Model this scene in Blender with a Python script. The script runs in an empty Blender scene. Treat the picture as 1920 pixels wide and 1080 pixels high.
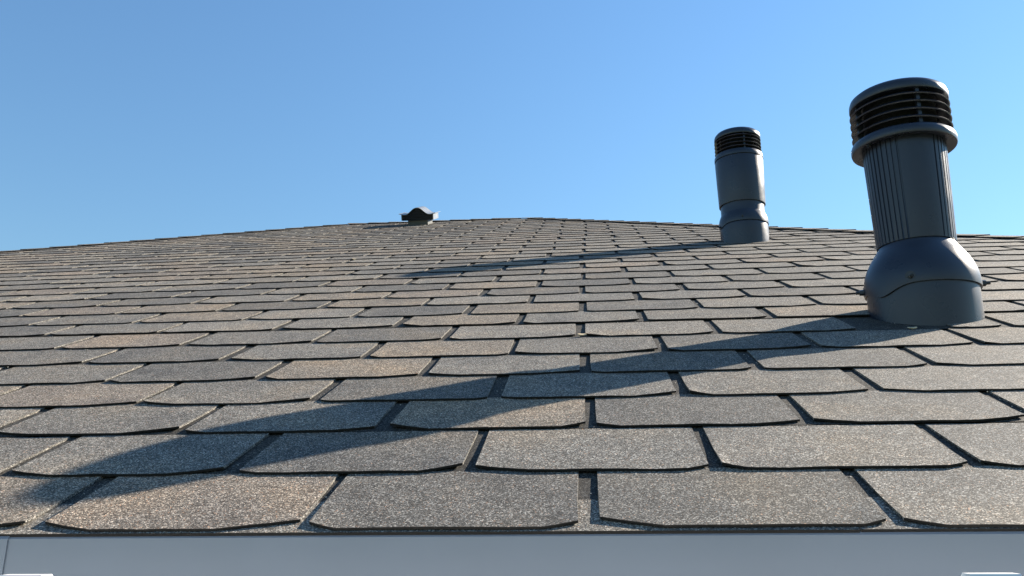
import bpy, bmesh, math, random
from mathutils import Vector, Matrix

random.seed(11)
sc = bpy.context.scene
COL = sc.collection

# ------------------------------------------------------------------ camera
H = 3.2                                   # eaves height above the ground
SLOPE = math.radians(22.0386)
U = Vector((1, 0, 0))
V = Vector((0, math.cos(SLOPE), math.sin(SLOPE)))
N = Vector((0, -math.sin(SLOPE), math.cos(SLOPE)))
cd = bpy.data.cameras.new('camera')
cam = bpy.data.objects.new('camera', cd); COL.objects.link(cam)
cr = Vector((0.99623056, 0.08646637, -0.0069452)); cu = Vector((0.02840349, -0.24950479, 0.96795692))
cf = Vector((-0.08196286, 0.96450554, 0.25102024))
CAM = Vector((-0.0008, -0.7711, H + 0.01095))
cam.matrix_world = Matrix(((cr.x, cu.x, -cf.x, CAM.x), (cr.y, cu.y, -cf.y, CAM.y), (cr.z, cu.z, -cf.z, CAM.z), (0, 0, 0, 1)))
cd.sensor_width = 36; cd.lens = 36 * 1626 / 1920
cd.clip_start = 0.05; cd.clip_end = 6000
sc.camera = cam

# ------------------------------------------------------------------ sky and sun
SUN = Vector((0.745, 0.495, 0.509)).normalized()
ELEV = math.asin(SUN.z); AZ = math.atan2(SUN.x, SUN.y)     # clockwise from +Y
w = bpy.data.worlds.new('World'); sc.world = w; w.use_nodes = True
wn = w.node_tree.nodes; wl = w.node_tree.links
wn.clear()
sky = wn.new('ShaderNodeTexSky'); sky.sky_type = 'NISHITA'; sky.sun_disc = False
sky.sun_elevation = ELEV; sky.sun_rotation = AZ
sky.altitude = 200; sky.air_density = 1.9; sky.dust_density = 0.04; sky.ozone_density = 9.0
bg = wn.new('ShaderNodeBackground'); bg.inputs['Strength'].default_value = 0.0505
wo = wn.new('ShaderNodeOutputWorld')
wl.new(sky.outputs[0], bg.inputs['Color']); wl.new(bg.outputs[0], wo.inputs['Surface'])
sd = bpy.data.lights.new('sun', 'SUN'); sd.energy = 5.0; sd.angle = math.radians(0.53); sd.color = (1.0, 0.90, 0.76)
so = bpy.data.objects.new('sun', sd); COL.objects.link(so)
so.rotation_euler = SUN.to_track_quat('Z', 'Y').to_euler(); so.location = (8, 5, 12)
vs = sc.view_settings
vs.view_transform = 'Standard'; vs.look = 'None'; vs.gamma = 1.0; vs.exposure = 1.83
vs.use_curve_mapping = False

# ------------------------------------------------------------------ helpers
def tag(o, label=None, cat=None, group=None, kind=None):
    if label: o['label'] = label
    if cat: o['category'] = cat
    if group: o['group'] = group
    if kind: o['kind'] = kind
    return o

def link(name, me, mat=None, parent=None, loc=(0, 0, 0), smooth=None):
    if mat is not None and not me.materials:
        me.materials.append(mat)
    if smooth is not None:
        me.shade_smooth(); me.set_sharp_from_angle(angle=math.radians(smooth))
    o = bpy.data.objects.new(name, me); COL.objects.link(o)
    o.parent = parent; o.location = loc
    return o

def empty(name, loc=(0, 0, 0)):
    o = bpy.data.objects.new(name, None); COL.objects.link(o); o.location = loc
    o.empty_display_size = 0.1
    return o

def mesh(name, verts, faces):
    me = bpy.data.meshes.new(name); me.from_pydata([tuple(v) for v in verts], [], faces); me.update(); return me

def fix(me):
    bm = bmesh.new(); bm.from_mesh(me); bmesh.ops.recalc_face_normals(bm, faces=bm.faces[:]); bm.to_mesh(me); bm.free(); return me

def box(name, x0, x1, y0, y1, z0, z1, bevel=0.0):
    bm = bmesh.new()
    bmesh.ops.create_cube(bm, size=1.0)
    for v in bm.verts:
        v.co = Vector((x0 if v.co.x < 0 else x1, y0 if v.co.y < 0 else y1, z0 if v.co.z < 0 else z1))
    if bevel: bmesh.ops.bevel(bm, geom=bm.edges[:], offset=bevel, segments=2, affect='EDGES', profile=0.6)
    me = bpy.data.meshes.new(name); bm.to_mesh(me); bm.free(); return me

def lathe(name, prof, seg=72, rfun=None, zfun=None, closed=False):
    """profile (r, z) list from outside bottom round; closed joins last ring to the first"""
    vs_, fs = [], []
    n = len(prof)
    for j, (r, z) in enumerate(prof):
        for i in range(seg):
            a = 2 * math.pi * i / seg
            rr = r + (rfun(a, j) if rfun else 0); zz = z + (zfun(a, j) if zfun else 0)
            vs_.append((rr * math.cos(a), rr * math.sin(a), zz))
    for j in range(n if closed else n - 1):
        k = (j + 1) % n
        for i in range(seg):
            i2 = (i + 1) % seg
            fs.append((j * seg + i, j * seg + i2, k * seg + i2, k * seg + i))
    if not closed:
        for j, flip in ((0, True), (n - 1, False)):
            ring = [j * seg + i for i in range(seg)]
            fs.append(tuple(reversed(ring)) if flip else tuple(ring))
    return fix(mesh(name, vs_, fs))

# ------------------------------------------------------------------ materials
def newmat(name):
    m = bpy.data.materials.new(name); m.use_nodes = True
    nt = m.node_tree; nt.nodes.clear()
    out = nt.nodes.new('ShaderNodeOutputMaterial'); b = nt.nodes.new('ShaderNodeBsdfPrincipled')
    nt.links.new(b.outputs[0], out.inputs['Surface'])
    return m, nt, b

def nd(nt, t, **kw):
    n = nt.nodes.new(t)
    for k, v in kw.items(): setattr(n, k, v)
    return n

def mixc(nt, mode, fac, a, b):
    n = nd(nt, 'ShaderNodeMix', data_type='RGBA', blend_type=mode)
    for sock, val in ((n.inputs[0], fac), (n.inputs[6], a), (n.inputs[7], b)):
        if hasattr(val, 'is_linked') or hasattr(val, 'links'): nt.links.new(val, sock)
        elif isinstance(val, (int, float)): sock.default_value = val
        else: sock.default_value = (*val, 1)
    return n.outputs[2]

def ramp(nt, src, stops, interp='LINEAR'):
    r = nd(nt, 'ShaderNodeValToRGB'); r.color_ramp.interpolation = interp
    el = r.color_ramp.elements
    while len(el) < len(stops): el.new(0.5)
    for e, (p, c) in zip(el, stops):
        e.position = p; e.color = (c, c, c, 1) if isinstance(c, (int, float)) else (*c, 1)
    nt.links.new(src, r.inputs[0]); return r.outputs[0]

def granule_mat(name, level=1.0, tint_from='OBJECT', warm=1.0, bump=0.7):
    """mineral granules pressed in asphalt: coloured grains about 1.5 mm wide"""
    m, nt, b = newmat(name)
    L = nt.links.new
    tc = nd(nt, 'ShaderNodeTexCoord')
    co = tc.outputs['Object']
    if tint_from == 'OBJECT':
        oi = nd(nt, 'ShaderNodeObjectInfo')
        ad = nd(nt, 'ShaderNodeVectorMath', operation='ADD'); L(co, ad.inputs[0])
        sc_ = nd(nt, 'ShaderNodeVectorMath', operation='SCALE'); sc_.inputs['Scale'].default_value = 3.7
        L(oi.outputs['Location'], sc_.inputs[0]); L(sc_.outputs[0], ad.inputs[1]); co = ad.outputs[0]
        tint = oi.outputs['Color']
    elif tint_from == 'ATTR':
        at = nd(nt, 'ShaderNodeAttribute', attribute_name='tint'); tint = at.outputs['Color']
    else: tint = None
    vo = nd(nt, 'ShaderNodeTexVoronoi'); vo.inputs['Scale'].default_value = 860; vo.inputs['Randomness'].default_value = 1.0
    L(co, vo.inputs['Vector'])
    se = nd(nt, 'ShaderNodeSeparateColor'); L(vo.outputs['Color'], se.inputs[0])
    g = ramp(nt, se.outputs[0], [(0.0, 0.016), (0.25, 0.05), (0.48, 0.12), (0.68, 0.20), (0.86, 0.36), (0.97, 0.72)])
    g2 = ramp(nt, se.outputs[1], [(0.0, (1.0, 0.985, 0.965)), (0.88, (1.0, 0.97, 0.93)), (0.96, (1.2, 0.88, 0.66)), (1.0, (1.3, 0.74, 0.48))])
    c = mixc(nt, 'MULTIPLY', warm, g, g2)
    # finer crushed grains between
    vo2 = nd(nt, 'ShaderNodeTexVoronoi'); vo2.inputs['Scale'].default_value = 1150; L(co, vo2.inputs['Vector'])
    se2 = nd(nt, 'ShaderNodeSeparateColor'); L(vo2.outputs['Color'], se2.inputs[0])
    gf = ramp(nt, se2.outputs[0], [(0.0, 0.04), (0.5, 0.15), (1.0, 0.34)])
    c = mixc(nt, 'MIX', 0.25, c, gf)
    # broad colour clouds (granule blends drift along a strip)
    no = nd(nt, 'ShaderNodeTexNoise'); no.inputs['Scale'].default_value = 7.0; no.inputs['Detail'].default_value = 3; L(co, no.inputs['Vector'])
    cl = ramp(nt, no.outputs['Fac'], [(0.28, (0.74, 0.76, 0.80)), (0.5, (1.0, 1.0, 1.0)), (0.72, (1.22, 1.12, 1.0))])
    c = mixc(nt, 'MULTIPLY', 0.85, c, cl)
    n2 = nd(nt, 'ShaderNodeTexNoise'); n2.inputs['Scale'].default_value = 45.0; n2.inputs['Detail'].default_value = 4; L(co, n2.inputs['Vector'])
    c2 = ramp(nt, n2.outputs['Fac'], [(0.3, 0.82), (0.7, 1.16)])
    c = mixc(nt, 'MULTIPLY', 0.8, c, c2)
    if tint is not None: c = mixc(nt, 'MULTIPLY', 1.0, c, tint)
    c = mixc(nt, 'MULTIPLY', 1.0, c, (level * .925, level * .885, level * .81))
    L(c, b.inputs['Base Color'])
    b.inputs['Roughness'].default_value = 0.85
    b.inputs['Specular IOR Level'].default_value = 0.15
    b.inputs['Diffuse Roughness'].default_value = 0.30
    bp = nd(nt, 'ShaderNodeBump'); bp.inputs['Strength'].default_value = bump; bp.inputs['Distance'].default_value = 0.0007
    inv = nd(nt, 'ShaderNodeMath', operation='SUBTRACT'); inv.inputs[0].default_value = 1.0; L(vo.outputs['Distance'], inv.inputs[1])
    mu = nd(nt, 'ShaderNodeMath', operation='MULTIPLY'); L(inv.outputs[0], mu.inputs[0]); L(se.outputs[2], mu.inputs[1])
    L(mu.outputs[0], bp.inputs['Height']); L(bp.outputs[0], b.inputs['Normal'])
    return m

def plain_mat(name, col, rough=0.5, spec=0.5, metal=0.0, noise=0.0, nscale=20, bump=0.0, bscale=400, dirt=None):
    m, nt, b = newmat(name); L = nt.links.new
    b.inputs['Base Color'].default_value = (*col, 1); b.inputs['Roughness'].default_value = rough
    b.inputs['Specular IOR Level'].default_value = spec; b.inputs['Metallic'].default_value = metal
    tc = nd(nt, 'ShaderNodeTexCoord')
    if noise:
        no = nd(nt, 'ShaderNodeTexNoise'); no.inputs['Scale'].default_value = nscale; no.inputs['Detail'].default_value = 5; L(tc.outputs['Object'], no.inputs['Vector'])
        r = ramp(nt, no.outputs['Fac'], [(0.3, 1 - noise), (0.7, 1 + noise)])
        L(mixc(nt, 'MULTIPLY', 1.0, col, r), b.inputs['Base Color'])
        rr = nd(nt, 'ShaderNodeMapRange'); rr.inputs[1].default_value = 0.3; rr.inputs[2].default_value = 0.7
        rr.inputs[3].default_value = max(0.05, rough - 0.07); rr.inputs[4].default_value = min(1, rough + 0.1)
        L(no.outputs['Fac'], rr.inputs[0]); L(rr.outputs[0], b.inputs['Roughness'])
    if bump:
        bn = nd(nt, 'ShaderNodeTexNoise'); bn.inputs['Scale'].default_value = bscale; bn.inputs['Detail'].default_value = 3; L(tc.outputs['Object'], bn.inputs['Vector'])
        bp = nd(nt, 'ShaderNodeBump'); bp.inputs['Strength'].default_value = bump; bp.inputs['Distance'].default_value = 0.0005
        L(bn.outputs['Fac'], bp.inputs['Height']); L(bp.outputs[0], b.inputs['Normal'])
    return m

M_TAB = granule_mat('granules', 1.0, 'OBJECT')
M_FIELD = granule_mat('granules_field', 1.0, 'ATTR')
M_START = granule_mat('granules_starter', 1.0, None)
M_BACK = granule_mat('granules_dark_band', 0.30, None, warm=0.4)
M_SIDE = granule_mat('granules_cut_side', 0.75, None, warm=0.3)
M_EDGE = plain_mat('asphalt_edge', (0.018, 0.017, 0.016), 0.9, 0.2)
M_PLASTIC = plain_mat('anthracite_plastic', (0.016, 0.0205, 0.033), 0.30, 0.5, noise=0.16, nscale=14, bump=0.25, bscale=900)
M_CORE = plain_mat('black_plastic', (0.014, 0.016, 0.020), 0.7, 0.3)
M_BOLT = plain_mat('dark_bolt', (0.03, 0.032, 0.036), 0.35, 0.5, metal=0.3)
M_SLAT = plain_mat('louvre_shaded', (0.03, 0.032, 0.034), 0.5, 0.4)  # ridge vent paint darkened: shade of the recessed front put into the colour
M_NECK = plain_mat('ridge_vent_neck_shaded', (0.075, 0.08, 0.078), 0.45, 0.4, noise=0.1, nscale=30)  # same vent paint, darkened to carry the shade on the neck front
M_RIDGE = plain_mat('ridge_vent_metal_lit', (0.17, 0.175, 0.175), 0.30, 0.5, noise=0.08, nscale=30)  # same vent paint, lightened to carry the sunlight on arch and sides
M_FLASH = plain_mat('grey_coated_metal', (0.150, 0.180, 0.216), 0.42, 0.5, noise=0.05, nscale=6)
M_WHITE = plain_mat('white_pvc', (0.78, 0.78, 0.77), 0.35, 0.5, noise=0.02, nscale=30)
M_WOOD = plain_mat('painted_board', (0.30, 0.29, 0.28), 0.6, 0.4, noise=0.1)
M_RENDER = plain_mat('wall_render', (0.55, 0.52, 0.46), 0.9, 0.2, noise=0.08, nscale=3, bump=0.4, bscale=250)
M_HUSK = plain_mat('dry_scrap', (0.48, 0.40, 0.27), 0.8, 0.2, noise=0.3, nscale=300)

def grass_mat():
    m, nt, b = newmat('grass'); L = nt.links.new
    tc = nd(nt, 'ShaderNodeTexCoord')
    n1 = nd(nt, 'ShaderNodeTexNoise'); n1.inputs['Scale'].default_value = 0.8; n1.inputs['Detail'].default_value = 10; L(tc.outputs['Object'], n1.inputs['Vector'])
    L(ramp(nt, n1.outputs['Fac'], [(0.3, (0.035, 0.06, 0.018)), (0.55, (0.07, 0.10, 0.03)), (0.75, (0.12, 0.12, 0.05))]), b.inputs['Base Color'])
    b.inputs['Roughness'].default_value = 0.9
    return m

# ------------------------------------------------------------------ ground and house body
E = 0.145          # exposure of one course
W = 0.25417        # pitch of one tab
NROW = 37
VTOP = 36.75 * E
YT = VTOP * math.cos(SLOPE); ZT = VTOP * math.sin(SLOPE)
RL, RR = -1.64, -0.37                       # ridge ends
KL, KR = 0.93, 0.785                        # plan slant of the two hips
XL0, XR0 = RL - KL * YT, RR + KR * YT       # eave corners

gm = mesh('ground', [(-2500, -2500, 0), (2500, -2500, 0), (2500, 2500, 0), (-2500, 2500, 0)], [(0, 1, 2, 3)])
tag(link('ground', gm, grass_mat()), kind='structure')

house = tag(empty('house', (0, 0, 0)), 'house with grey shingled hip roof and pale metal eaves edge', 'house')
roofM = Matrix(((1, 0, 0, 0), (0, V.y, N.y, 0), (0, V.z, N.z, H), (0, 0, 0, 1)))
roofMi = roofM.inverted()
D = -0.0065                                   # deck below the shingle face plane
def hip_x(v, side):                          # X of the hip at slope distance v
    y = v * math.cos(SLOPE)
    return XL0 + KL * y if side < 0 else XR0 - KR * y

# solid hip-roof body (deck)
dn = N * D
corners = [Vector((XL0, 0, H)) + dn, Vector((XR0, 0, H)) + dn, Vector((XR0, 2 * YT, H)) + Vector((0, 0, D)), Vector((XL0, 2 * YT, H)) + Vector((0, 0, D)),
           Vector((RL, YT, H + ZT)) + dn, Vector((RR, YT, H + ZT)) + dn]
low = [c + Vector((0, 0.0, -0.012)) for c in corners[:4]]
vsr = [roofMi @ c for c in corners + low]
rm = fix(mesh('roof', vsr, [(0, 1, 5, 4), (1, 2, 5), (2, 3, 4, 5), (3, 0, 4), (0, 6, 7, 1), (1, 7, 8, 2), (2, 8, 9, 3), (3, 9, 6, 0), (9, 8, 7, 6)]))
roof = link('roof', rm, M_BACK, house)
roof.matrix_local = roofM

wall = link('wall', box('wall', XL0 + .55, XR0 - .55, .55, 2 * YT - .55, -0.02, H - .07), M_RENDER, house)
link('fascia', box('fascia', XL0 + .03, XR0 - .03, 0.032, 0.056, H - .20, H - .045), M_WOOD, house)
link('soffit', box('soffit', XL0 + .06, XR0 - .06, 0.058, 2 * YT - .06, H - .066, H - .046), M_WHITE, house)

# ------------------------------------------------------------------ shingle tabs
du = {1: -.003, 2: -.001, 3: .011, 4: .013, 5: .001, 6: .007, 7: -.033, 8: -.023, 9: -.015, 10: .001, 11: -.011, 12: .02, 13: .004, 14: 0, 15: 0, 16: -.01, 17: -.01, 18: .0,
      19: .024, 20: .05, 21: .039, 22: .03, 23: .044, 24: .06, 25: .065, 27: .077, 29: .084, 31: .09}
dv = {1: -.018, 2: .035, 3: -.018, 4: -.028, 5: -.016, 6: 0, 7: .08, 8: .016, 9: .05, 10: .007, 11: -.005, 12: -.008, 13: .029, 14: .025, 15: -.008}
def edge_v(n):        # slope distance of the lower edge of course n (n = 1 at the eaves)
    k = n - 1
    if k == 0: return -0.001
    d = dv.get(k, -0.05 - 0.045 * (k - 15) if k > 15 else 0)
    return (k + d) * E
TOPV = edge_v(NROW + 1)
def row_du(n): return du.get(n, .06 + random.Random(n).uniform(-.03, .03))

TH = 0.0026
def tab_mesh(name, w, cl, cr_, length, seed, warp=1.0):
    """one tab: width w, chamfers (width, height) left and right, lower edge at y = 0; top face tilts down upslope"""
    rnd = random.Random(seed)
    a0, a1 = -w / 2 + cl[0], w / 2 - cr_[0]
    xs = [-w / 2, -w / 2 + cl[0] * .42, a0] + [a0 + (a1 - a0) * f for f in (.2, .41, .6, .8)] + [a1, w / 2 - cr_[0] * .42, w / 2]
    yb = [cl[1] * .8, cl[1] * .42, 0.0] + [rnd.uniform(-.0009, .0007) for _ in range(4)] + [0.0, cr_[1] * .42, cr_[1] * .8]
    yb = [y + rnd.uniform(-.0005, .0005) for y in yb]
    nx = len(xs)
    lift = [rnd.uniform(-.0003, .0007) for _ in xs]
    lift[0] = abs(rnd.gauss(0, .0012)) * warp; lift[-1] = abs(rnd.gauss(0, .0012)) * warp
    lift[1] = lift[0] * .5; lift[-2] = lift[-1] * .5
    skew = rnd.uniform(-.0012, .0012)
    vs_, fs = [], []
    for layer in (0, 1):
        for r in range(3):
            for i in range(nx):
                y = (yb[i], .42 * length, length)[r]
                x = xs[i] + skew * y / length * 2
                if r == 1: x += rnd.uniform(-.0006, .0006) if i in (0, nx - 1) else 0
                if r == 2: x = -w / 2 + w * i / (nx - 1)
                z = -(TH + .0004) * y / E
                z += lift[i] * (1, .25, 0)[r]
                vs_.append((x, y, z - (TH if layer else 0)))
    o = 3 * nx
    for r in range(2):
        for i in range(nx - 1):
            a = r * nx + i
            fs.append((a, a + 1, a + nx + 1, a + nx))
            if r == 1: continue
    nt_ = len(fs)
    for r in range(2):                      # cut sides
        fs.append((r * nx, (r + 1) * nx, (r + 1) * nx + o, r * nx + o))
        fs.append((r * nx + nx - 1, r * nx + nx - 1 + o, (r + 1) * nx + nx - 1 + o, (r + 1) * nx + nx - 1))
    ns_ = len(fs)
    for i in range(nx - 1):                 # lower cut edge and underside
        fs.append((i, i + o, i + 1 + o, i + 1))
    me = mesh(name, vs_, fs)
    me.materials.append(M_TAB); me.materials.append(M_EDGE); me.materials.append(M_SIDE)
    for k, p in enumerate(me.polygons): p.material_index = 0 if k < nt_ else (2 if k < ns_ else 1)
    return me

CH = [((.052, .022), (.020, .011)), ((.020, .010), (.018, .009)), ((.050, .018), (.070, .021)), ((.030, .016), (.055, .018)), ((.016, .009), (.032, .013)), ((.045, .02), (.045, .018)), ((.024, .012), (.06, .02))]
GAP = 0.0150
LEN = E * 1.04
variants = [tab_mesh('shingle', W - GAP + random.uniform(-.006, .003), *CH[i % len(CH)], LEN, i) for i in range(28)]
# shapes read off the two lowest courses
special = {(1, -2): ((.052, .021), (.072, .024)), (1, -1): ((.026, .016), (.030, .014)), (1, 0): ((.054, .023), (.020, .011)), (1, 1): ((.030, .018), (.03, .014)), (1, -3): ((.05, .02), (.06, .02)),
           (2, -2.5): ((.05, .018), (.055, .02)), (2, -1.5): ((.022, .012), (.045, .02)), (2, -.5): ((.055, .016), (.022, .012)), (2, .5): ((.024, .012), (.020, .012)), (2, 1.5): ((.03, .015), (.03, .012)),
           (3, -1): ((.05, .015), (.03, .013)), (3, 0): ((.028, .013), (.05, .016)), (3, 1): ((.05, .016), (.055, .018)), (3, -2): ((.03, .012), (.05, .018)), (3, -3): ((.055, .018), (.07, .022))}
GREY, DARK, MID, WARM, LITE, PINK = (1, 1, 1), (.77, .775, .79), (.95, .945, .94), (1.16, 1.07, .98), (1.13, 1.11, 1.085), (1.13, 1.04, .975)
tints = {(1, -3): WARM, (1, -2): PINK, (1, -1): DARK, (1, 0): (.82, .82, .82), (1, 1): LITE, (2, -2.5): GREY, (2, -1.5): DARK, (2, -.5): GREY, (2, .5): LITE, (2, 1.5): GREY, (2, -3.5): MID,
         (3, -3): MID, (3, -2): GREY, (3, -1): WARM, (3, 0): DARK, (3, 1): MID, (4, -3.5): PINK, (4, -2.5): MID, (4, -1.5): DARK, (4, -.5): GREY, (4, .5): MID, (4, 1.5): LITE, (4, -4.5): WARM,
         (5, -3): DARK, (5, -2): WARM, (5, -1): GREY, (5, 0): DARK, (5, 1): MID, (5, -4): MID, (6, -1.5): WARM, (6, -2.5): GREY, (6, -3.5): DARK, (6, -.5): MID, (6, .5): DARK,
         (7, -2): DARK, (7, -1): LITE, (7, 0): LITE, (7, -3): MID, (7, 1): GREY, (8, -1.5): WARM, (8, -2.5): LITE, (9, -2): DARK, (9, -1): WARM, (9, -4): WARM}

def project(p):
    d = p - CAM; z = d.dot(cf)
    if z < .05: return None
    return 960 + 1626 * d.dot(cr) / z, 540 - 1626 * d.dot(cu) / z

def clip_to_hips(me):
    """cut a mesh in roof coordinates by the two vertical hip planes and the ridge"""
    bm = bmesh.new(); bm.from_mesh(me)
    kl = KL * math.cos(SLOPE); kr = KR * math.cos(SLOPE)
    for co, no in ((Vector((XL0, 0, 0)), Vector((-1, kl, 0))), (Vector((XR0, 0, 0)), Vector((1, kr, 0))), (Vector((0, VTOP, 0)), Vector((0, 1, 0)))):
        bmesh.ops.bisect_plane(bm, geom=bm.verts[:] + bm.edges[:] + bm.faces[:], plane_co=co, plane_no=no, clear_outer=True)
    out = bpy.data.meshes.new(me.name)
    ok = len(bm.faces) > 0
    bm.to_mesh(out); bm.free()
    if not ok: return None
    for m in me.materials: out.materials.append(m)
    return out

tabs = []
for n in range(1, NROW + 1):
    v0 = edge_v(n)
    if v0 > VTOP - .02: continue
    off = row_du(n)
    rr = random.Random(100 + n)
    k = -30 + (0.5 if n % 2 == 0 else 0)
    while k < 20:
        cx = (k + .5 + off) * W + rr.uniform(-.0030, .0030)
        lo, hi = cx - W / 2, cx + W / 2
        vy = v0 + rr.uniform(-.0016, .0016)
        if hi > hip_x(v0, -1) + .02 and lo < hip_x(v0, 1) - .02:
            key = (n, k)
            if key in tints: t = tints[key]
            else:
                q = rr.random(); warmp = .38 if cx < -.4 else (.26 if cx < .2 else .14)
                if q < warmp: t = rr.choice([WARM, PINK])
                elif q < warmp + .22: t = DARK
                elif q < warmp + .42: t = LITE
                else: t = rr.choice([GREY, MID])
                f = rr.uniform(.93, 1.06); t = tuple(c * f for c in t)
            cuts = lo < hip_x(v0 + LEN, -1) + .01 or hi > hip_x(v0 + LEN, 1) - .01 or v0 + LEN > VTOP
            # visible size in the photograph
            pts = [project(roofM @ Vector((x, y, 0))) for x in (lo, hi) for y in (v0, v0 + E)]
            size = 0
            if all(pts):
                xs = [max(0, min(1920, p[0])) for p in pts]; ys = [max(0, min(1080, p[1])) for p in pts]
                size = (max(xs) - min(xs)) * (max(ys) - min(ys))
            tabs.append(dict(n=n, k=k, cx=cx, v=vy, tint=t, cut=cuts, size=size, var=rr.randrange(len(variants)), rot=rr.uniform(-.004, .004)))
        k += 1
tabs.sort(key=lambda t: -t['size'])
field_v, field_f, field_m, field_c = [], [], [], []
for i, t in enumerate(tabs):
    key = (t['n'], t['k'])
    if key == (7, 2): me = tab_mesh('shingle', .085, (.012, .008), (.03, .014), LEN, 77); t['cx'] += .075
    else: me = variants[t['var']] if key not in special else tab_mesh('shingle', W - GAP, *special[key], LEN, 900 + i)
    if i < 298:
        if t['cut']:
            m2 = me.copy(); m2.transform(Matrix.Translation((t['cx'], t['v'], 0)))
            m3 = clip_to_hips(m2)
            if m3 is None: continue
            m3.transform(Matrix.Translation((-t['cx'], -t['v'], 0)))
            o = link('shingle', m3, None, roof, (t['cx'], t['v'], 0))
        else:
            o = link('shingle', me, None, roof, (t['cx'], t['v'], 0)); o.rotation_euler.z = t['rot']
        o.color = (*t['tint'], 1)
    else:
        m2 = me.copy(); m2.transform(Matrix.Translation((t['cx'], t['v'], 0)) @ Matrix.Rotation(t['rot'], 4, 'Z'))
        if t['cut']:
            m2 = clip_to_hips(m2)
            if m2 is None: continue
        b0 = len(field_v)
        field_v += [v.co.copy() for v in m2.vertices]
        for p in m2.polygons:
            field_f.append([b0 + j for j in p.vertices]); field_m.append(p.material_index); field_c.append(t['tint'])
fm = mesh('shingle_field', field_v, field_f)
fm.materials.append(M_FIELD); fm.materials.append(M_EDGE); fm.materials.append(M_SIDE)
for i, p in enumerate(fm.polygons): p.material_index = field_m[i]
ca = fm.attributes.new('tint', 'FLOAT_COLOR', 'FACE')
for i, c in enumerate(field_c): ca.data[i].color = (*c, 1)
tag(link('shingle_field', fm, None, roof), kind='stuff')

# dark upper bands of the courses, seen at the bottom of the slots
bv, bf = [], []
for n in range(1, NROW + 1):
    v0, v1 = edge_v(n), edge_v(n + 1)
    if n == 1: v0 = v0 + .06
    if v0 > VTOP - .03: continue
    z0, z1 = -TH - .0007, -TH - .0003 - TH * (v1 + .03 - edge_v(n)) / E
    z0 = z0 - TH * (v0 - edge_v(n)) / E
    b0 = len(bv)
    ve = min(v1 + .03, VTOP)
    for vv, zz in ((v0 + .002 if n > 1 else v0, z0), (ve, z1)):
        bv += [Vector((hip_x(vv, -1), vv, zz)), Vector((hip_x(vv, 1), vv, zz))]
    bf.append((b0, b0 + 1, b0 + 3, b0 + 2))
tag(link('shingle_backing', mesh('shingle_backing', bv, bf), M_BACK, roof), kind='stuff')

# starter strip along the eaves: pieces butted end to end
k = 0; x = XL0
rs = random.Random(5)
while x < XR0 - .01:
    x1 = min(x + 1.0, XR0)
    if k == 0: x1 = -6.05 + .273
    me = box('starter_strip', 0, x1 - x - .0012, 0, .075, -.0032, 0)
    me.materials.append(M_START); me.materials.append(M_EDGE)
    for p in me.polygons:
        if p.normal.y < -.9: p.material_index = 1
    o = link('starter_strip', me, None, roof, (x, -.0040 + rs.uniform(-.0006, .0006), -TH - .0002)); o.rotation_euler.x = -TH / E
    x = x1; k += 1

# hip and ridge cap shingles, folded over the edge
def cap_mesh(seed, d_along, d_front, d_side, wcap=.085, length=.20):
    rnd = random.Random(seed)
    vs_, fs = [], []
    prof = [(-1.0, .0), (-.5, .0), (-.12, .0), (0, .0), (.12, .0), (.5, .0), (1.0, .0)]
    upn = (d_front + d_side); upn = -(upn - d_along * upn.dot(d_along)).normalized()
    for layer in (0, 1):
        for r in range(2):
            lift = (.0075 if r == 0 else .002)
            for s, _ in prof:
                a = abs(s) * wcap * (1 + rnd.uniform(-.03, .03))
                d = d_front if s < 0 else d_side
                p = d_along * (r * length) + d * a + upn * (lift - (.0035 if layer else 0) + (.0 if abs(s) > .2 else -.001))
                if r == 0 and abs(s) > .9: p += d_along * .012
                vs_.append(p)
    n = len(prof); o = 2 * n
    for i in range(n - 1):
        fs.append((i, i + 1, i + n + 1, i + n)); fs.append((i + o, i + n + o, i + n + 1 + o, i + 1 + o))
    nf = len(fs)
    for i in range(n - 1): fs.append((i, i + o, i + 1 + o, i + 1))
    for i in (0, n - 1): fs.append((i, i + n, i + n + o, i + o))
    me = fix(mesh('hip_shingle', vs_, fs))
    me.materials.append(M_TAB); me.materials.append(M_EDGE)
    for k_, p in enumerate(me.polygons): p.material_index = 0 if (k_ < nf) else 1
    return me

def hip_caps(P0, P1, nA, nB, name, outA, outB):
    d = (P1 - P0).normalized(); Ltot = (P1 - P0).length
    df = nA.cross(d); df = df if df.dot(outA) > 0 else -df
    dsd = nB.cross(d); dsd = dsd if dsd.dot(outB) > 0 else -dsd
    R3 = roofMi.to_3x3()
    meshes = [cap_mesh(s, R3 @ d, R3 @ df.normalized(), R3 @ dsd.normalized()) for s in range(4)]
    s = 0; i = 0
    while s < Ltot - .12:
        p = roofMi @ (P0 + d * s)
        o = link(name, meshes[i % 4], None, roof, p)
        q = random.random(); t = DARK if q < .3 else (WARM if q < .45 else GREY); o.color = (*t, 1)
        s += E * random.uniform(.97, 1.03); i += 1

PL0, PR0 = Vector((XL0, 0, H)), Vector((XR0, 0, H))
PLt, PRt = Vector((RL, YT, H + ZT)), Vector((RR, YT, H + ZT))
sl = math.atan2(ZT, RL - XL0); nL = Vector((-math.sin(sl), 0, math.cos(sl)))
sr = math.atan2(ZT, XR0 - RR); nR = Vector((math.sin(sr), 0, math.cos(sr)))
nB = Vector((0, math.sin(SLOPE), math.cos(SLOPE)))
hip_caps(PL0, PLt, N, nL, 'hip_shingle', Vector((1, -1, 0)), Vector((-1, 1, 0)))
hip_caps(PR0, PRt, N, nR, 'hip_shingle', Vector((-1, -1, 0)), Vector((1, 1, 0)))
hip_caps(PLt, PRt, N, nB, 'ridge_shingle', Vector((0, -1, 0)), Vector((0, 1, 0)))

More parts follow.
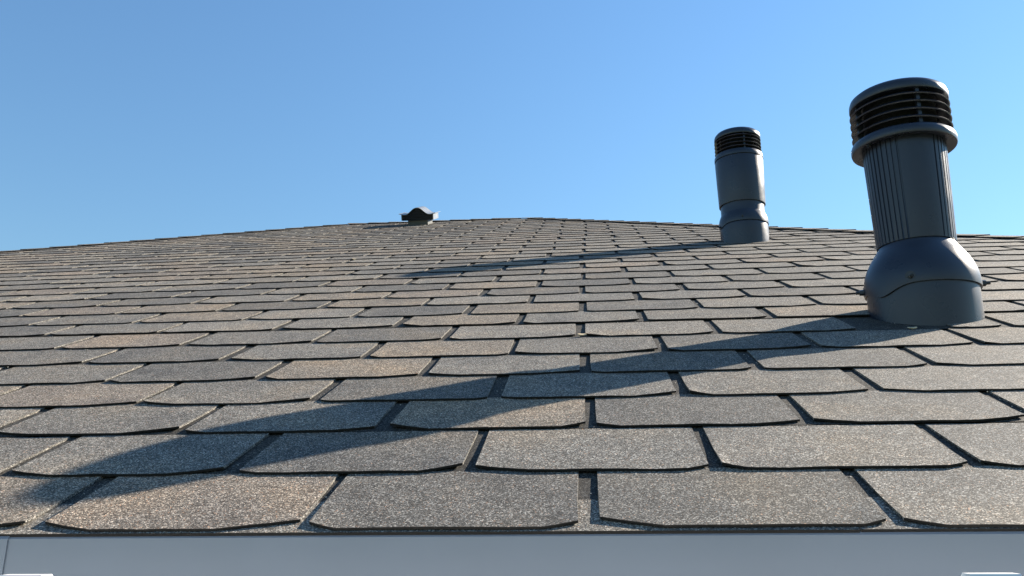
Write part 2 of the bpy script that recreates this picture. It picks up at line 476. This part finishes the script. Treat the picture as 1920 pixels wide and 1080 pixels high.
# ------------------------------------------------------------------ eaves flashing and gutter
flash = link('eaves_flashing', box('eaves_flashing', XL0 + .02, XR0 - .02, .0, .030, H - .046, H - .0185), M_WOOD, house)
def flash_sheet(x0, x1, yo):
    # thin folded sheet: short leg on the deck, vertical face, small hem at the bottom
    pr = [(.12, .12 * math.tan(SLOPE) - .0115), (.005, -.0055), (.0018, -.0062), (-.0002, -.0085), (-.0015, -.035), (-.003, -.056), (-.007, -.062)]
    vs_, fs = [], []
    for x in (x0, x1):
        for (y, z) in pr: vs_.append((x, y + yo, H + z))
        for (y, z) in pr: vs_.append((x, y + yo + .0008, H + z - .0006))
    n = len(pr)
    for i in range(n - 1):
        fs.append((i, i + 1, i + 1 + 2 * n, i + 2 * n)); fs.append((i + n, i + 3 * n, i + 1 + 3 * n, i + 1 + n))
    for x in (0, 1):
        for i in range(n - 1):
            a = x * 2 * n + i; fs.append((a, a + n, a + n + 1, a + 1))
    fs.append((n - 1, 2 * n - 1, 4 * n - 1, 3 * n - 1)); fs.append((0, 2 * n, 3 * n, n))
    return fix(mesh('flashing_sheet', vs_, fs))
xs = [XL0 + .01, -4.445, -2.475, -.521, 1.470, XR0 - .01]
for i in range(5):
    link('flashing_sheet', flash_sheet(xs[i] - (.025 if i % 2 else 0), xs[i + 1] + (.025 if i % 2 else 0) , -.0032 - (.0013 if i % 2 == 0 else 0)), M_FLASH, flash, smooth=25)

RG = .056; GY = -.0700; GZ = H - .0370
def gutter_trough():
    vs_, fs = [], []
    prof = []
    for k_ in range(0, 25):
        a = math.pi * (1 + .86 * k_ / 24); prof.append((GY + RG * math.cos(a), GZ + RG * math.sin(a)))
    inner = [(GY + (RG - .002) * math.cos(math.pi * (1 + .86 * k_ / 24)), GZ + (RG - .002) * math.sin(math.pi * (1 + .86 * k_ / 24))) for k_ in range(24, -1, -1)]
    bead = [(GY - RG - .004 + .004 * math.cos(t), GZ - .003 + .004 * math.sin(t)) for t in [math.radians(a) for a in range(60, 330, 45)]]
    loop = prof + inner + bead
    n = len(loop)
    for x in (XL0, XR0):
        for y, z in loop: vs_.append((x, y, z))
    for i in range(n): fs.append((i, (i + 1) % n, n + (i + 1) % n, n + i))
    return fix(mesh('trough', vs_, fs))
gut = tag(empty('gutter', (0, GY, GZ - RG)), 'white half round plastic gutter hung below the eaves', 'gutter')
gt = gutter_trough(); gt.transform(Matrix.Translation((0, -GY, -(GZ - RG))))
link('trough', gt, M_WHITE, gut, smooth=40)
def bracket():
    bm = bmesh.new()
    R2 = RG + .0022
    # back plate, cradle, front clip hooked over the rim
    outer = [(.1017, -.032), (.1017, -.066), (.046, -.062)] + [((R2 + .004) * math.cos(a), (R2 + .004) * math.sin(a)) for a in [-math.pi * k_ / 16 for k_ in range(5, 16)]]
    outer += [(-R2 - .010, -.002), (-R2 - .0105, .003), (-R2 - .008, .0062), (-R2 + .004, .0062), (-R2 + .0075, .0035), (-R2 + .0075, -.001)]
    inner = [(-R2 + .0045, -.001), (-R2 + .0035, .0036), (-R2 - .007, .0036), (-R2 - .0075, -.004)] + [(R2 * math.cos(a), R2 * math.sin(a)) for a in [-math.pi * k_ / 16 for k_ in range(15, 4, -1)]] + [(.046, -.048), (.097, -.050), (.097, -.032)]
    loop = outer + inner
    a_ = [bm.verts.new((-.0165, y, z)) for y, z in loop]; b_ = [bm.verts.new((.0165, y, z)) for y, z in loop]
    n = len(loop)
    for i in range(n): bm.faces.new((a_[i], a_[(i + 1) % n], b_[(i + 1) % n], b_[i]))
    bm.faces.new(a_); bm.faces.new(list(reversed(b_)))
    bmesh.ops.recalc_face_normals(bm, faces=bm.faces[:])
    me = bpy.data.meshes.new('bracket'); bm.to_mesh(me); bm.free(); return me
bme = bracket()
xb = -.418 - .686 * 8
while xb < XR0 - .05:
    if xb > XL0 + .1: link('bracket', bme, M_WHITE, gut, (xb, 0, RG))
    xb += .686

# ------------------------------------------------------------------ pipe vents
def fin(name, ro, ri, z, t, drop, parent):
    link(name, lathe(name, [(ri, z + drop), (ri + .002, z + drop + t * .5), (ro - .0015, z + t * .5), (ro, z), (ro - .0012, z - t * .5), (ri + .002, z + drop - t * .5)], 80, closed=True), M_PLASTIC, parent, smooth=50)

def bolt(parent, r, ang, z, size=.006, tilt=0.0, length=.006):
    bm = bmesh.new()
    def cyl(rad, a, b, seg):
        m = Matrix.Translation((0, 0, (a + b) / 2))
        bmesh.ops.create_cone(bm, cap_ends=True, segments=seg, radius1=rad, radius2=rad * .94, depth=b - a, matrix=m)
    cyl(size * 1.35, -.004, .0012, 20); cyl(size * .8, .001, length * .75, 6); cyl(size * .42, length * .7, length * 1.3, 12)
    me = bpy.data.meshes.new('bolt'); bm.to_mesh(me); bm.free()
    o = link('bolt', me, M_BOLT, parent, smooth=40)
    d = Vector((math.cos(ang) * math.cos(tilt), math.sin(ang) * math.cos(tilt), math.sin(tilt)))
    o.rotation_euler = d.to_track_quat('Z', 'Y').to_euler(); o.location = (r * math.cos(ang), r * math.sin(ang), z)
    return o

def cap_louvres(root, zf, zs, r, z_edge, z_top, post_ang):
    cap = link('cap', lathe('cap', [(r - .006, z_edge - .011), (r - .0005, z_edge - .0115), (r + .0004, z_edge - .009), (r, z_edge), (r - .0025, z_edge + .007), (r - .009, z_edge + (z_top - z_edge) * .56), (r - .024, z_edge + (z_top - z_edge) * .80), (r * .5, z_edge + (z_top - z_edge) * .94), (r * .25, z_top - .0004), (.006, z_top)], 96), M_PLASTIC, root, smooth=38)
    for z in zs: fin('louvre_ring', r + .001, r - .019, z, .0036, .0095, root)
    for k_ in range(4):
        a = post_ang + k_ * math.pi / 2
        me = box('post', r - .016, r - .006, -.0034, .0034, zf, z_edge - .008, .0008)
        o = link('post', me, M_PLASTIC, root); o.rotation_euler.z = a
    link('core', lathe('core', [(r * .72, zf - .01), (r * .72, z_edge - .006)], 48), M_CORE, root, smooth=40)
    return cap

# near vent: fluted pipe
bx, by = .6605, .940
root = tag(empty('roof_vent', (bx, by, H + by * math.tan(SLOPE) - .0095)), 'near dark roof vent with fluted pipe, wide collar and louvred cap', 'roof vent', 'dark pipe vents on the roof')
root.scale = (1.031,) * 3
link('base_cup', lathe('base_cup', [(.0975, -.075), (.0975, -.03), (.0985, .02), (.0985, .05), (.0975, .064), (.090, .072)], 96), M_PLASTIC, root, smooth=40)
def hood_z(a, j):
    if j not in (0, 1, 2): return 0
    # lower rim dips into a rounded lug on the camera's left
    d = (a - math.radians(207) + math.pi) % (2 * math.pi) - math.pi
    d2 = (a - math.radians(10) + math.pi) % (2 * math.pi) - math.pi
    wgt = (1, 1, .6)[j]
    return wgt * (-.017 * math.exp(-(d / .36) ** 2) - .006 * math.exp(-(d2 / .3) ** 2))
hood = link('hood', lathe('hood', [(.0990, .0505), (.1022, .0500), (.1026, .056), (.1018, .070), (.0990, .084), (.0945, .097), (.0880, .110), (.0805, .1225), (.0735, .132), (.0690, .140), (.0680, .150)], 120, zfun=hood_z), M_PLASTIC, root, smooth=40)
def flute(a, j):
    # plain panel facing front (and back), flutes on the flanks
    d = abs((a - math.radians(-94) + math.pi) % (2 * math.pi) - math.pi)
    if d < .40 or d > math.pi - .40: return 0.0
    ph = (a * 48 / (2 * math.pi)) % 1.0
    return -.0019 if ph < .26 else 0.0
pipe = link('pipe', lathe('pipe', [(.0690, .1425), (.0708, .1415), (.0712, .146), (.0740, .24), (.0765, .33), (.0765, .345)], 672, rfun=lambda a, j: flute(a, j) if j >= 2 else 0), M_PLASTIC, root, smooth=22)
link('collar', lathe('collar', [(.0770, .344), (.0925, .3395), (.0960, .3405), (.0972, .3445), (.0968, .352), (.0945, .358), (.0905, .361), (.060, .362)], 96), M_PLASTIC, root, smooth=40)
cap_louvres(root, .360, (.3735, .3900, .4060, .4220), .0920, .446, .4675, math.radians(-86))
bolt(root, .1010, math.radians(240), .0615, .0072, length=.009)
bolt(root, .1015, math.radians(-8), .0620, .0080, length=.014)
bolt(root, .1015, math.radians(165), .0600, .0075, length=.012)
bolt(root, .0885, math.radians(205), .3385, .0040, tilt=-1.4, length=.003)

# farther vent: smooth sleeve
bx, by = .6566, 2.650
root = tag(empty('roof_vent', (bx, by, H + by * math.tan(SLOPE) - .0088)), 'farther dark roof vent with smooth thick sleeve and narrow neck', 'roof vent', 'dark pipe vents on the roof')
root.scale = (1.027,) * 3
link('base_cup', lathe('base_cup', [(.0905, -.075), (.0910, -.02), (.0925, .03), (.0925, .058), (.0915, .068), (.086, .074)], 96), M_PLASTIC, root, smooth=40)
def hood_z2(a, j):
    if j not in (0, 1, 2): return 0
    d = (a - math.radians(190) + math.pi) % (2 * math.pi) - math.pi
    return (1, 1, .6)[j] * -.012 * math.exp(-(d / .4) ** 2)
link('hood', lathe('hood', [(.0930, .0655), (.0952, .0650), (.0956, .071), (.0948, .082), (.0922, .094), (.0885, .104), (.0856, .110), (.0846, .114), (.0846, .152)], 110, zfun=hood_z2), M_PLASTIC, root, smooth=32)
link('sleeve', lathe('sleeve', [(.0845, .1500), (.0895, .1485), (.0902, .153), (.0925, .24), (.0945, .335), (.0935, .339)], 96), M_PLASTIC, root, smooth=40)
link('collar', lathe('collar', [(.0905, .339), (.0905, .3425), (.0952, .3425), (.0956, .349), (.0945, .358), (.0915, .364), (.060, .366)], 96), M_PLASTIC, root, smooth=40)
cap_louvres(root, .363, (.3770, .3925, .4080, .4230), .0908, .443, .469, math.radians(-82))
bolt(root, .0945, math.radians(258), .0795, .0040, length=.006)
bolt(root, .0945, math.radians(188), .0620, .0048, length=.009)

# ------------------------------------------------------------------ small vent near the ridge
rvx, rvv = -1.067, 33.75 * E
base_w = roofM @ Vector((rvx, rvv, 0))
rroot = tag(empty('ridge_vent', base_w), 'small louvred vent with arched metal roof near the ridge', 'roof vent')
rroot.rotation_euler = (SLOPE, 0, 0)
DP = .20
link('neck', box('neck', -.066, .066, .012, DP - .012, -.02, .040, .002), M_NECK, rroot)
half = [(0, .113), (.012, .1115), (.024, .106), (.036, .0965), (.048, .086), (.060, .0765), (.073, .0705), (.087, .069), (.103, .0722), (.120, .0765)]
top = [(-x, z) for x, z in reversed(half[1:])] + half
def extr(name, loop, y0, y1):
    n = len(loop); vs_ = [(x, y0, z) for x, z in loop] + [(x, y1, z) for x, z in loop]
    fs = [(i, (i + 1) % n, n + (i + 1) % n, n + i) for i in range(n)] + [tuple(range(n)), tuple(range(2 * n - 1, n - 1, -1))]
    return fix(mesh(name, vs_, fs))
link('arched_roof', extr('arched_roof', top + [(x, z - .0035) for x, z in reversed(top)], -.008, DP + .008), M_RIDGE, rroot, smooth=35)
inner = [(x, z - .006) for x, z in top if abs(x) < .101]
inner = [(-.1, .0315)] + [(.1, .0315)] + list(reversed(inner))
link('housing', extr('housing', inner, .010, DP - .004), M_CORE, rroot)
for s in (-1, 1):
    link('side_panel', box('side_panel', s * .1035 - .0025, s * .1035 + .0025, .0, DP, .031, .0685), M_RIDGE, rroot)
for k_ in range(8):
    z = .033 + k_ * .0096
    hw = .1005
    if z > .066:
        hw = max((x for x, zz in half if zz - .006 > z), default=.01)
    me = box('slat', -hw, hw, -.004, .004, -.0022, .0022)
    o = link('slat', me, M_SLAT, rroot, (0, .004, z)); o.rotation_euler.x = math.radians(35)

# ------------------------------------------------------------------ small dry scraps lying on the shingles
def scrap(px_u, px_v, label, lx, ly, seed, rot):
    rnd = random.Random(seed)
    bm = bmesh.new()
    bmesh.ops.create_icosphere(bm, subdivisions=2, radius=1.0)
    for v in bm.verts:
        f = rnd.uniform(.75, 1.15)
        v.co = Vector((v.co.x * lx * f, v.co.y * ly * f, v.co.z * .0018 * f + .0022 * (v.co.x ** 2)))
    me = bpy.data.meshes.new('dry_scrap'); bm.to_mesh(me); bm.free()
    p = roofM @ Vector((px_u * W, px_v * E, .0005))
    o = tag(link('dry_scrap', me, M_HUSK, None, p, smooth=60), label, 'leaf scrap', 'dry plant scraps on the shingles')
    o.rotation_euler = (SLOPE, 0, rot)
scrap(-.027, 6.05, 'pale dry leaf scrap caught at the bottom of a shingle slot', .009, .005, 1, .2)
scrap(2.29, 5.97, 'pale dry leaf scrap lying in front of the near vent base', .009, .004, 2, -.1)
scrap(-3.46, 17.7, 'white speck of dry husk high on the shingles', .008, .006, 3, .3)

# loose mineral grit washed out of the shingles
gv, gf = [], []
rg = random.Random(21)
for _ in range(420):
    t = rg.choice(tabs[:90])
    if rg.random() < .6: x, y, z = t['cx'] - W / 2 + rg.uniform(-.006, .006), t['v'] + rg.uniform(0, .9) * E, -TH
    else: x, y, z = t['cx'] + rg.uniform(-.5, .5) * W, t['v'] - rg.uniform(.001, .02), -TH
    if y < .004: continue
    z = z - TH * ((y - t['v']) / E) + .0002
    sz = rg.uniform(.0005, .0011); b0 = len(gv)
    for d in ((1, 0, 0), (0, 1, 0), (-1, 0, 0), (0, -1, 0), (0, 0, 1), (0, 0, -1)):
        gv.append((x + d[0] * sz * rg.uniform(.6, 1.3), y + d[1] * sz * rg.uniform(.6, 1.3), z + d[2] * sz * .8))
    for a, b in ((0, 1), (1, 2), (2, 3), (3, 0)):
        gf.append((b0 + a, b0 + b, b0 + 4)); gf.append((b0 + b, b0 + a, b0 + 5))
tag(link('loose_grit', mesh('loose_grit', gv, gf), plain_mat('grit', (0.5, 0.47, 0.42), .8, .3, noise=.5, nscale=9), roof), kind='stuff')

# ------------------------------------------------------------------ render settings
sc.render.engine = 'CYCLES'
